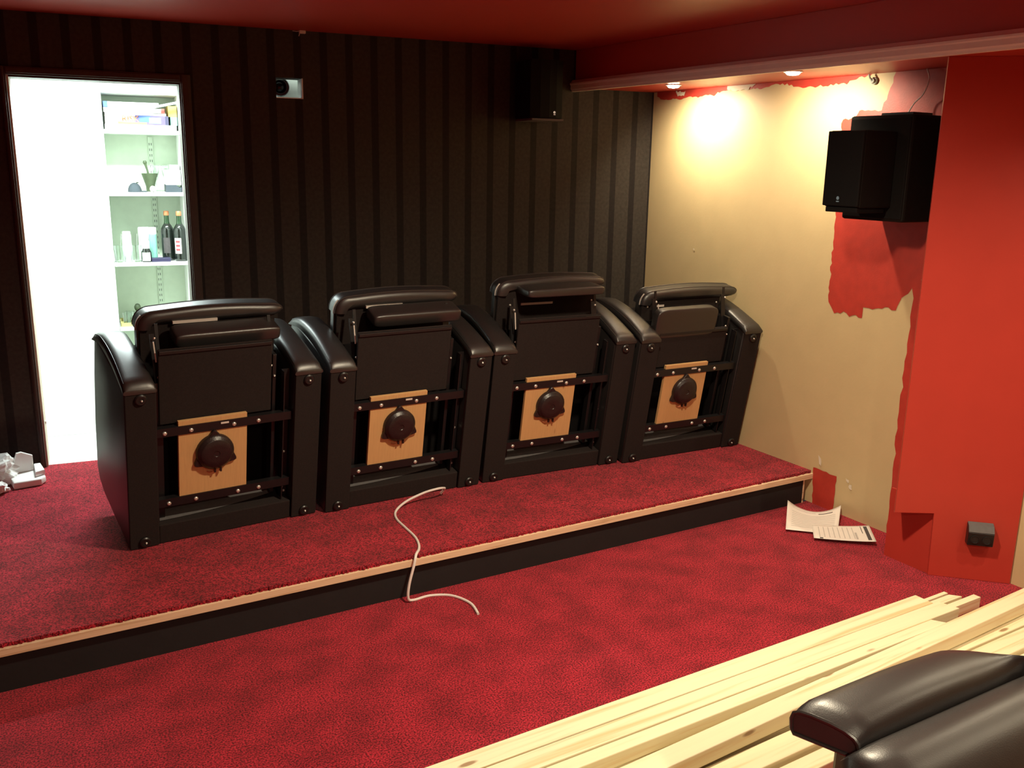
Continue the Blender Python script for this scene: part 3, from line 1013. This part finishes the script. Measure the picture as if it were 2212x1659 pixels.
def make_recliner(loc, yaw, label, pad, cushion, ptop, lab_v):
    t = thing('recliner', label, 'recliner', loc, (LEAN, 0, yaw), 'recliners tipped on their backs along the platform')
    # arms
    prof = [(0.004, 0.000), (0.25, 0.008), (0.42, 0.022), (0.50, 0.048), (0.537, 0.10), (0.532, 0.31), (0.505, 0.52), (0.470, 0.672), (0.40, 0.690), (0.20, 0.672), (0.004, 0.650)]
    for x0 in (0.0, CW - AW):
        arm = MB().prism(prof, 0, x0 + 0.003, x0 + AW - 0.003, 0.010, 3).build('arm', 'leather', t, True, 50)
        MB().box(x0 + 0.002, x0 + AW - 0.002, -0.007, 0.004, 0.004, 0.652, 0.003).build('arm_underside', 'fabric_black', arm)
        # padded leather top (the chair's arm front, facing the ceiling now)
        rows = []
        n = 18
        for i in range(n + 1):
            q = i / n
            d = -0.010 + 0.498 * q
            base = 0.648 + 0.050 * math.sin(min(q * 1.25, 1) * PI / 2) - 0.022 * max(0, q - 0.8) / 0.2
            wd = AW * (1.04 - 0.10 * math.sin(q * PI)) / 2
            hgt = 0.030 + 0.014 * math.sin(q * PI)
            if i == 0:
                hgt *= 0.55
            if i == n:
                hgt *= 0.3
            row = []
            for j in range(13):
                a = PI * j / 12
                row.append((x0 + AW / 2 - wd * math.copysign(abs(math.cos(a)) ** 0.55, math.cos(a)), d, base - 0.012 + hgt * math.sin(a) ** 0.6))
            row += [(x0 + AW / 2 + wd * 0.9, d, base - 0.016), (x0 + AW / 2 - wd * 0.9, d, base - 0.016)]
            rows.append(row)
        ap = MB().loft(rows).build('arm_pad', 'leather', t, True, 60)
        seam = []
        for i in range(1, n):
            p1, p2 = Vector(rows[i][2]), Vector(rows[i][3])
            seam.append(p1.lerp(p2, 0.5) + Vector((0, 0, 0.0005)))
        MB().tube(seam, 0.0016, 6).build('seam', 'leather', ap, True)
        for zf in (0.610, 0.030):
            f = MB().lathe([(0.021, 0.0), (0.021, -0.006), (0.017, -0.010), (0.010, -0.010), (0.008, -0.006), (0.0, -0.006)], (x0 + AW / 2, -0.007, zf), 1, 18, cap=False).build('foot', 'plastic_black', t, True)
            bolt(f, x0 + AW / 2 + 0.003, -0.013, zf - 0.003, 0.0045, 'screw')
    # lower rail with its pale strip
    MB().box(AW, CW - AW, 0.004, 0.20, 0.0, 0.080, 0.004).build('rear_rail', 'fabric_black', t)
    b = MB()
    strip = []
    for i in range(9):
        q = i / 8
        xx = AW + 0.008 + 0.455 * q
        d0_, d1_ = 0.035 + 0.055 * q ** 2, 0.165 - 0.05 * q ** 3
        strip.append([(xx, d0_, 0.082), (xx, (d0_ + d1_) / 2, 0.088 + 0.006 * (1 - q)), (xx, d1_, 0.106 + 0.004 * math.sin(q * 5))])
    b.grid(strip)
    b.build('cloth_strip', 'strip_grey', t, True)
    # inner cloth and seat underside
    MB().box(AW, CW - AW, 0.20, 0.21, 0.05, 0.66).build('base_cloth', 'cloth_black', t)
    MB().box(AW + 0.020, 0.548, 0.040, 0.052, 0.478, ptop, 0.003).build('seat_underside', 'fabric_black', t)
    MB().box(AW + 0.022, 0.546, 0.034, 0.046, ptop - 0.018, ptop - 0.004, 0.002).build('hem_bar', 'metal_black', t)
    # steel side rails and cross bars
    for x0 in (AW + 0.002, CW - AW - 0.034):
        r = MB().box(x0, x0 + 0.004, 0.02, 0.055, 0.085, 0.64).box(x0, x0 + 0.032, 0.050, 0.054, 0.085, 0.64).build('side_rail', 'metal_black', t)
    rl = MB().box(0.560, 0.575, 0.062, 0.100, 0.10, 0.70, 0.002).build('mechanism_rail', 'metal_black', t)
    for (bx, bz) in ((0.597, 0.472), (0.604, 0.458), (0.609, 0.284), (0.604, 0.124), (0.612, 0.106)):
        bolt(t, bx, 0.049, bz, 0.0058)
    bolt(rl, 0.567, 0.061, 0.612, 0.005)
    for zb, xs in ((0.458, (0.140, 0.235, 0.395, 0.490)), (0.166, (0.150, 0.250, 0.412, 0.495))):
        cbm = MB().box(AW + 0.002, CW - AW - 0.004, 0.014, 0.018, zb - 0.018, zb + 0.016).box(AW + 0.002, CW - AW - 0.004, 0.018, 0.040, zb + 0.012, zb + 0.016)
        cbar = cbm.build('cross_bar', 'metal_black', t)
        for xb in xs:
            bolt(cbar, xb, 0.014, zb - 0.004, 0.0085)
        if zb > 0.3:
            MB().box(0.345, 0.375, 0.0125, 0.014, zb + 0.004, zb + 0.011).build('sticker', 'label_white', cbar)
    # mdf plate with the bass shaker
    pl = MB().box(0.190, 0.447, 0.019, 0.034, 0.168, 0.492, 0.001).build('mounting_plate', 'mdf', t)
    sx, sz = 0.322, 0.352
    sh = MB().lathe([(0.071, 0.019), (0.071, 0.004), (0.067, -0.002), (0.062, -0.005), (0.059, -0.009), (0.055, -0.012), (0.032, -0.013), (0.012, -0.013), (0.010, -0.011), (0.0, -0.011)],
                    (sx, 0.0, sz), 1, 36, cap=False).build('bass_shaker', 'shaker_plastic', t, True, 35)
    for k, aa in enumerate((92, 212, 332)):
        a = math.radians(aa)
        c, s_ = math.cos(a), math.sin(a)
        pts = []
        for (r, w_) in ((0.060, -0.028), (0.060, 0.028), (0.086, 0.008), (0.091, 0.0), (0.086, -0.008)):
            pts.append((sx + r * c - w_ * s_, sz + r * s_ + w_ * c))
        MB().prism(pts, 1, 0.004, 0.019, 0.002, 1).build('lug', 'shaker_plastic', sh)
    for dx in (-0.006, 0.016):
        MB().box(sx + dx, sx + dx + 0.007, 0.0, 0.010, sz - 0.084, sz - 0.060, 0.001).build('terminal', 'shaker_plastic', sh)
    MB().tube([(sx - 0.01, 0.005, sz - 0.08), (sx - 0.02, 0.012, sz - 0.085), (sx - 0.03, 0.016, sz - 0.082)], 0.002, 6).build('lead', 'bottle_cap', sh)
    # front seat cushion
    cu0, cu1, cv0, cv1, cd0, cd1 = cushion
    rows = []
    nn = 14
    for i in range(nn + 1):
        q = i / nn
        d = cd0 + (cd1 - cd0) * (0.5 - 0.5 * math.cos(q * PI))
        k_ = max(0.0, 1 - abs(2 * (d - cd0) / (cd1 - cd0) - 1) ** 5) ** 0.5
        th = (cv1 - cv0) / 2
        ins = 0.045 * (1 - k_)
        row = []
        x0_, x1_ = cu0 + ins, cu1 - ins
        zm, hz = (cv0 + cv1) / 2, th * max(k_, 0.12)
        hz2 = hz + 0.006
        dr = 0.060
        for j in range(9):
            a = PI - PI / 2 * j / 8
            row.append((x0_ + dr + dr * math.cos(a), d, zm - 0.018 + (hz2 + 0.018) * math.sin(a) ** 0.8 - 0.02 * (1 - math.sin(a))))
        for j in range(1, 8):
            row.append((x0_ + dr + (x1_ - x0_ - 2 * dr) * j / 8, d, zm + hz2 + 0.010 * math.sin(PI * j / 8)))
        for j in range(9):
            a = PI / 2 - PI / 2 * j / 8
            row.append((x1_ - dr + dr * math.cos(a), d, zm + hz2 * math.sin(a) ** 0.8))
        for j in range(1, 4):
            a = -PI / 2 * j / 3
            row.append((x1_ - dr + dr * math.cos(a), d, zm + hz * math.sin(a)))
        row += [(x0_ + dr, d, zm - hz), (x0_ + 0.012, d, zm - hz * 0.85 - 0.012)]
        rows.append(row)
    cu = MB().loft(rows).build('seat_cushion', 'leather', t, True, 50)
    for ri in (4, nn - 4):
        pip = [Vector(p) for p in rows[ri][:25]]
        MB().tube(pip, 0.0028, 6).build('piping', 'leather', cu, True)
    b = MB()
    side = [Vector(p) for p in rows[5][:5]]
    pts = spline(side, 4)
    for p in pts:
        b.box(p.x - 0.0018, p.x + 0.0012, p.y - 0.003, p.y + 0.003, p.z - 0.0025, p.z + 0.0025)
    b.build('stitching', 'label_white', cu)
    b = MB()
    fd = cd0 + 0.016
    if lab_v > 0.82:      # strip glued on the cushion lip
        zl = (cv0 + cv1) / 2
        b.box(0.225, 0.390, cd0 - 0.005, cd0 + 0.006, zl - 0.018, zl - 0.008)
    else:
        b.box(0.225, 0.390 if lab_v > 0.76 else 0.27, fd - 0.003, fd + 0.004, lab_v - 0.028, lab_v - 0.018)
    fb = MB().box(cu0 + 0.012, 0.622, fd, fd + 0.016, 0.60, cv0 + 0.016, 0.002).build('footrest_board', 'fabric_black', t)
    b.build('label_strip', 'label_white', fb)
    for bx in (0.17, 0.60):
        bolt(fb, bx, fd, lab_v - 0.024, 0.005, 'rivet')
    rows_w = []
    for i in range(9):
        q = i / 8
        d = cd0 + 0.035 + (cd1 - cd0 - 0.07) * q
        rows_w.append([(cu0 + 0.052, d, 0.60), (cu0 + 0.020, d, 0.62), (cu0 + 0.006, d, 0.68), (cu0 + 0.004, d, cv0), (cu0 + 0.010, d, cv0 + 0.015), (cu0 + 0.060, d, cv0 + 0.020), (cu0 + 0.064, d, 0.64)])
    MB().loft(rows_w).build('cushion_side', 'leather', t, True, 60)
    # footrest pad
    (px, py, pz), (sx_, sy_, sz_), prot = pad
    fp = MB().pillow((0, 0, 0), (sx_, sy_, sz_), 0.34, 0.16, 44, 20).build('footrest_pad', 'leather', t, True, 70)
    fp.location = (px, py, pz)
    fp.rotation_euler = (prot, 0, 0)
    # footrest linkage
    for x0 in (AW + 0.026, 0.555):
        lk = MB().bar((x0, 0.075, 0.60), (x0 - 0.004, 0.13, 0.80), 0.004, 0.016, (1, 0, 0)).build('linkage', 'metal_black', t)
        MB().bar((x0 + 0.014, 0.09, 0.64), (x0 + 0.016, 0.15, 0.83), 0.004, 0.012, (1, 0, 0)).build('linkage', 'metal_black', t)
        bolt(lk, x0, 0.066, 0.655, 0.005, 'rivet')
        bolt(lk, x0, 0.110, 0.79, 0.005, 'rivet')
    MB().bar((AW + 0.020, 0.066, 0.715), (AW + 0.014, 0.075, 0.790), 0.0045, 0.0025, (0, 1, 0)).build('white_strip', 'label_white', t)
    # rear brackets that carry the tipped chair
    for x0 in (0.19, 0.53):
        zb = -0.42 * math.tan(LEAN)
        MB().box(x0, x0 + 0.03, 0.38, 0.42, zb + 0.002, 0.22, 0.002).build('back_bracket', 'metal_black', t)
    MB().box(AW, CW - AW, 0.21, 0.46, 0.10, 0.64, 0.01).build('seat_body', 'cloth_black', t)
    return t


PADN = ((0.405, 0.140, 0.778), (0.395, 0.100, 0.060), 0.12)
PAD2 = ((0.420, 0.140, 0.796), (0.400, 0.100, 0.060), 0.16)
PAD3 = ((0.390, 0.160, 0.858), (0.400, 0.150, 0.042), -0.10)
PAD4 = ((0.285, 0.058, 0.700), (0.365, 0.050, 0.150), 0.04)
make_recliner((0.427, 3.480, HP), math.radians(4.0), 'tipped black leather recliner beside the open doorway', PADN, (0.100, 0.655, 0.802, 0.848, 0.200, 0.300), 0.770, 0.838)
make_recliner((1.190, 3.508, HP), math.radians(1.1), 'tipped black leather recliner with the white cable end lying before it', PAD2, (0.095, 0.660, 0.806, 0.858, 0.200, 0.300), 0.770, 0.846)
make_recliner((1.945, 3.528, HP), math.radians(-3.6), 'tipped black leather recliner with its footrest pad tucked up under the seat cushion', PAD3, (0.095, 0.665, 0.840, 0.884, 0.200, 0.300), 0.770, 0.800)
make_recliner((2.690, 3.458, HP), math.radians(-2.6), 'tipped black leather recliner next to the cream wall, footrest pad hanging down', PAD4, (0.130, 0.725, 0.755, 0.800, 0.200, 0.300), 0.660, 0.752)

# ------------------------------------------------------------------ speakers
t = thing('wall_speaker', 'black loudspeaker mounted high on the striped wall', 'speaker', bwp(0.770, -0.02, 1.80), (0, 0, BWR))
MB().box(-0.100, 0.080, -0.190, 0.0, 0.012, 0.300, 0.006).build('cabinet', 'speaker_side', t)
MB().prism([(-0.100, -0.192), (-0.05, -0.206), (0.0, -0.210), (0.04, -0.206), (0.080, -0.192)], 2, 0.014, 0.298).build('grille', 'speaker_black', t)
MB().box(-0.100, 0.080, -0.215, -0.005, 0.0, 0.0115, 0.002).build('base_lip', 'strip_grey', t)
MB().lathe([(0.0065, 0.0), (0.0065, -0.0015), (0.0, -0.0015)], (0.030, -0.2065, 0.043), 1, 14, cap=False).build('badge', 'badge', t)
MB().box(0.0245, 0.0355, -0.209, -0.206, 0.030, 0.034).build('badge', 'badge', t)
MB().box(-0.03, 0.03, 0.0, 0.019, 0.10, 0.20, 0.002).build('bracket', 'metal_black', t)

t = thing('large_speaker', 'large black loudspeaker hung on the cream wall against the pillar', 'speaker', (3.20, 2.40, 1.385))
MB().box(0.0, 0.238, 0.0, 0.300, 0.0, 0.412, 0.010).build('cabinet', 'speaker_side', t)
MB().box(-0.004, 0.006, 0.008, 0.292, 0.010, 0.402, 0.004).build('grille', 'speaker_black', t)
MB().box(0.06, 0.18, 0.05, 0.20, 0.412, 0.424, 0.003).build('terminal_plate', 'metal_black', t)
MB().box(0.236, XR - 3.20, 0.08, 0.22, 0.10, 0.30).build('bracket', 'metal_black', t)
t = thing('small_speaker', 'small black loudspeaker fixed in front of the large one', 'speaker', (3.00, 2.46, 1.420))
MB().box(0.012, 0.196, 0.0, 0.170, 0.020, 0.313, 0.005).build('cabinet', 'speaker_side', t)
MB().box(0.0, 0.014, 0.0, 0.172, 0.024, 0.311, 0.004).build('grille', 'speaker_black', t)
MB().box(0.010, 0.170, 0.008, 0.162, 0.0, 0.0205, 0.003).build('base', 'speaker_black', t)
MB().lathe([(0.007, 0.0), (0.007, -0.0015), (0.0, -0.0015)], (-0.0002, 0.095, 0.055), 0, 14, cap=False).build('badge', 'badge_dim', t)
MB().box(-0.0016, 0.0, 0.088, 0.102, 0.040, 0.044).build('badge', 'badge_dim', t)
b = MB().tube(spline([(3.42, 2.53, ZS - 0.002), (3.40, 2.500, 1.94), (3.40, 2.520, 1.885), (3.40, 2.558, 1.850), (3.385, 2.578, 1.798)], 6), 0.0028, 6)
tag(b.build('speaker_wire', 'cable_white', None, True), 'thin pale wire running from the soffit down to the large speaker', 'wire')
t = thing('wall_plug', 'grey plugged pipe stub high on the cream wall under the soffit', 'plug', (XR, 2.80, 1.955))
MB().lathe([(0.016, 0.0), (0.016, -0.012), (0.011, -0.014), (0.010, -0.022), (0.0, -0.022)], (0, 0, 0), 0, 14, cap=False).build('plug_body', 'grey_plug', t, True)
MB().tube([(-0.02, 0, 0.0), (-0.03, 0.006, 0.012), (-0.026, 0.014, 0.026)], 0.004, 8).build('stub', 'grey_plug', t, True)

# wall socket on the pillar
t = thing('wall_socket', 'black double wall socket on the red pillar', 'socket', PA + pe * 0.318 + Vector((0, 0, 0.200)), (0, 0, PANG))
MB().prism([(0.0, -0.042), (0.0, 0.042), (-0.022, 0.034), (-0.040, 0.012), (-0.036, -0.040)], 0, -0.047, 0.047, 0.002, 1).build('housing', 'socket_black', t)
MB().prism([(-0.0005, 0.0425), (-0.0225, 0.0345), (-0.0395, 0.014), (-0.041, 0.016), (-0.024, 0.0375), (-0.0015, 0.0455)], 0, -0.046, 0.046).build('top_plate', 'strip_grey', t)
for dx in (-0.022, 0.022):
    MB().lathe([(0.017, -0.038), (0.017, -0.042), (0.015, -0.0425), (0.014, -0.0395), (0.0, -0.0395)], (dx, 0, -0.014), 1, 18, cap=False).build('outlet', 'plastic_black', t, True)

# ------------------------------------------------------------------ cable across the platform edge
pts = [(1.474, 2.687, 0.004), (1.488, 2.775, 0.004), (1.455, 2.862, 0.004), (1.385, 2.900, 0.004), (1.315, 2.895, 0.005), (1.292, 2.893, 0.018), (1.298, 2.897, 0.07),
       (1.322, 2.905, 0.14), (1.338, 2.922, 0.170), (1.374, 2.975, 0.164), (1.398, 3.030, 0.163), (1.413, 3.100, 0.163), (1.418, 3.200, 0.163), (1.425, 3.300, 0.163), (1.455, 3.375, 0.165),
       (1.520, 3.420, 0.180), (1.605, 3.425, 0.203), (1.670, 3.420, 0.213), (1.712, 3.440, 0.203), (1.722, 3.462, 0.188), (1.708, 3.468, 0.168)]
b = MB().tube(spline(pts, 6), 0.0052, 8)
tag(b.build('cable', 'cable_white', None, True), 'white cable curling over the platform edge onto the lower carpet', 'cable')

# ------------------------------------------------------------------ papers on the floor
def sheet(name, label, c, rnd_h, lines):
    """c: four floor corners (a, b, c, d) -> a..b far edge, d..c near edge; rnd_h(u, v) height"""
    n, m_ = 16, 12
    C = [Vector((p[0], p[1], 0)) for p in c]
    def at(u, v, dz=0.0):
        p = C[0].lerp(C[1], u).lerp(C[3].lerp(C[2], u), v)
        return Vector((p.x, p.y, 0.006 + rnd_h(u, v) + dz))
    rows = [[at(i / n, j / m_) for i in range(n + 1)] for j in range(m_ + 1)]
    bb = MB()
    bb.grid(rows)
    o = bb.build(name, 'paper', None, True)
    md = o.modifiers.new('thickness', 'SOLIDIFY')
    md.thickness = 0.0008
    tag(o, label, 'paper')
    for (u0, u1, v0, v1, mt) in lines:
        b2 = MB()
        k = 8
        b2.grid([[at(u0 + (u1 - u0) * i / k, v, 0.0012) for i in range(k + 1)] for v in (v0, (v0 + v1) / 2, v1)])
        b2.build('print', mt, o)
    return o


ln = [(0.10, 0.92, 0.25 + 0.07 * k, 0.263 + 0.07 * k, 'print_grey') for k in range(9)]
ln += [(0.60, 0.86, 0.12, 0.15, 'print_dark'), (0.10, 0.55, 0.10, 0.115, 'print_grey')]
sheet('paper_sheet', 'curled printed sheet of paper lying against the cream wall base', ((3.265, 2.905), (3.435, 2.735), (3.225, 2.570), (3.055, 2.715)),
      lambda u, v: 0.045 * (2 * u - 1) ** 2 * (1 - v) ** 1.2 + 0.006 * v * (1 - u), ln)
ln = [(0.10 + 0.082 * k, 0.105 + 0.082 * k + 0.008, 0.12, 0.86, 'print_grey') for k in range(8)]
ln += [(0.885, 0.945, 0.06, 0.92, 'print_dark'), (0.70, 0.735, 0.45, 0.88, 'print_grey'), (0.83, 0.842, 0.05, 0.5, 'print_dark'), (0.10, 0.155, 0.90, 0.99, 'print_dark')]
sheet('instruction_leaflet', 'long printed instruction leaflet with a dark header bar on the carpet', ((3.195, 2.690), (3.400, 2.545), (3.275, 2.405), (3.085, 2.580)),
      lambda u, v: 0.009 + 0.010 * (u ** 3), ln)

# ------------------------------------------------------------------ packing material at the doorway
def crumple(name, label, cat, c, size, seed, res=4, amp=0.55):
    bb = MB()
    bmesh.ops.create_icosphere(bb.bm, subdivisions=res, radius=1.0)
    off = Vector((seed * 3.1, seed * 1.7, 0))
    for v in bb.bm.verts:
        n1 = noise.noise(v.co * 1.3 + off)
        n2 = noise.cell(v.co * 2.2 + off)
        n3 = noise.noise(v.co * 4.0 + off)
        v.co *= 0.75 + amp * n1 + 0.05 * n2 + 0.26 * n3
        v.co = Vector((v.co.x * size[0], v.co.y * size[1], max(v.co.z * size[2] + size[2] * 0.7, 0.0)))
    o = bb.build(name, 'foam_white', None)
    o.location = c
    return tag(o, label, cat)


crumple('crumpled_wrap', 'crumpled white packing wrap heaped by the door casing', 'packaging', (0.020, 4.52, HP), (0.12, 0.10, 0.088), 4)
crumple('crumpled_wrap', 'small crumpled white wrap spilling from the foam tray', 'packaging', (0.035, 4.385, HP + 0.001), (0.045, 0.035, 0.030), 9)
t = thing('foam_tray', 'white moulded foam tray piece with an upright flap', 'packaging', (0.15, 4.50, HP), (0, 0, math.radians(12)))
MB().prism([(-0.075, -0.09), (0.035, -0.10), (0.062, -0.07), (0.075, 0.05), (-0.06, 0.06)], 2, 0.0, 0.034, 0.008, 3).build('tray_base', 'foam_white', t, True)
MB().prism([(-0.045, 0.034), (0.045, 0.034), (0.045, 0.105), (0.0, 0.128), (-0.020, 0.126), (-0.032, 0.09)], 1, 0.035, 0.052, 0.004, 2).build('flap', 'foam_white', t)
MB().prism([(0.02, -0.075), (0.064, -0.06), (0.078, 0.05), (0.05, 0.055)], 2, 0.034, 0.060, 0.006, 2).build('rim', 'foam_white', t, True)

# ------------------------------------------------------------------ pine boards
def board(name, label, p0, p1, width, z0, z1, group=None, bev=0.003, skew=0.0):
    """board running from p0 to p1 (front edge line), width towards +y"""
    p0, p1 = Vector((p0[0], p0[1], 0)), Vector((p1[0], p1[1], 0))
    L_ = (p1 - p0).length
    a = math.atan2(p1.y - p0.y, p1.x - p0.x)
    bb = MB()
    bb.prism([(0, 0), (L_, 0), (L_ - skew, width), (0, width)], 2, 0, z1 - z0, bev, 2)
    o = bb.build(name, 'pine')
    o.location = (p0.x, p0.y, z0)
    o.rotation_euler = (0, 0, a)
    return tag(o, label, 'board', group)


GP = 'pine boards stacked on the carpet'
LO, HI = 0.045, 0.090
board('pine_board', 'long planed pine board at the carpet edge of the stack with two knots', (0.15, 1.800), (2.855, 1.838), 0.072, LO, HI, GP)
board('pine_board', 'pine board second from the carpet edge, its squared end jutting out', (0.30, 1.724), (2.900, 1.766), 0.070, LO + 0.001, HI + 0.001, GP, skew=0.02)
board('pine_board', 'narrow pine board between the squared-end board and the crossing one', (0.25, 1.672), (2.770, 1.719), 0.044, LO, HI - 0.001, GP, skew=0.03)
board('pine_board', 'pine board crossing the stack at a slight angle towards the pillar', (0.35, 1.510), (3.37, 1.685), 0.067, LO + 0.003, HI + 0.006, GP)
# lower layer
board('pine_lath', 'thin pine lath sticking out farthest under the first board', (0.60, 1.872), (3.095, 1.938), 0.016, 0.0, 0.028, GP, 0.001)
board('pine_lath', 'round-ended pine lath under the second board', (0.40, 1.818), (3.085, 1.875), 0.034, 0.0, LO, GP, 0.002, skew=0.03)
board('pine_lath', 'pale pinkish lath end beside the squared board end', (0.50, 1.766), (3.140, 1.836), 0.028, 0.0, LO, GP, 0.001)
board('pine_board', 'pine board lying on the carpet beneath the narrow board', (0.45, 1.660), (2.730, 1.722), 0.085, 0.0, LO - 0.001, GP)
board('pine_board', 'pine board on the carpet with a dark grain streak beside the crossing board', (0.35, 1.565), (3.28, 1.635), 0.078, 0.0, LO - 0.001, GP)
board('pine_board', 'wide pine board on the carpet next to the streaked one', (0.55, 1.472), (3.15, 1.545), 0.080, 0.0, LO - 0.002, GP)
board('pine_board', 'front-most pine board on the carpet beside the leather chair', (0.80, 1.412), (3.05, 1.478), 0.056, 0.0, 0.030, GP)

# ------------------------------------------------------------------ leather backrest in the foreground
t = thing('lounge_chair', 'black leather chair back with a padded headrest standing beside the pine boards', 'chair', (1.55, 0.90, 0.0))
# lower padded front
rows = []
N = 26
for i in range(N + 1):
    q = i / N
    x = 1.268 + (1.96 - 1.268) * q
    e = min(q, 1 - q)
    k = min(1.0, (e / 0.10)) if e < 0.10 else 1.0
    k = math.sin(k * PI / 2) ** 0.6 if k < 1 else 1
    k = max(k, 0.25)
    sec = [(0.955, 0.565), (0.925, 0.588), (0.880, 0.585), (0.835, 0.560), (0.800, 0.510), (0.775, 0.430), (0.765, 0.32), (0.765, 0.18), (0.780, 0.05), (0.800, 0.0), (0.955, 0.0)]
    cy, cz = 0.955, 0.30
    rows.append([(x - 1.55, cy + (y - cy) * (0.55 + 0.45 * k) - 0.90, (cz + (z - cz) * (0.93 + 0.07 * k)) if z > 0.01 else 0.0) for y, z in sec])
MB().loft(rows).build('back_cushion', 'leather', t, True, 75)
# headrest roll
rows = []
N = 30
for i in range(N + 1):
    q = i / N
    x = 1.262 + (1.815 - 1.262) * q
    yf = 1.066 - 0.012 * q if q < 0.72 else 1.057 - 0.115 * ((q - 0.72) / 0.28) ** 1.6
    yn = 0.948
    e0 = min(1.0, q / 0.05)
    hi = 0.612 + 0.010 * math.sin(PI * min(q / 0.9, 1)) - 0.016 * (1 - e0)
    lo = 0.548
    dy = yf - yn
    rows.append([(x - 1.55 + 0.044 * (1 - (yy - 0)) * (1 - q) * 1.0, yn + dy * yy - 0.90, lo + (hi - lo) * zz) for yy, zz in
                 ((0.0, 0.0), (-0.02, 0.30), (0.0, 0.60), (0.06, 0.78), (0.20, 0.93), (0.42, 1.02), (0.70, 1.05), (0.88, 1.01), (0.97, 0.88), (1.0, 0.60), (0.99, 0.20), (0.95, 0.0))])
hr = MB().loft(rows).build('headrest', 'leather', t, True, 50)
cap = [Vector(p) for p in rows[0]]
MB().tube(cap + [cap[0]], 0.004, 6).build('end_piping', 'leather', hr, True)
cr = [(Vector(rows[k][0]) + Vector((0, -0.006, 0.034))) for k in range(0, N - 1)]
b = MB().box(-0.22, 0.36, 0.055, 0.12, 0.0, 0.555, 0.01)
b.build('back_frame', 'leather', t)
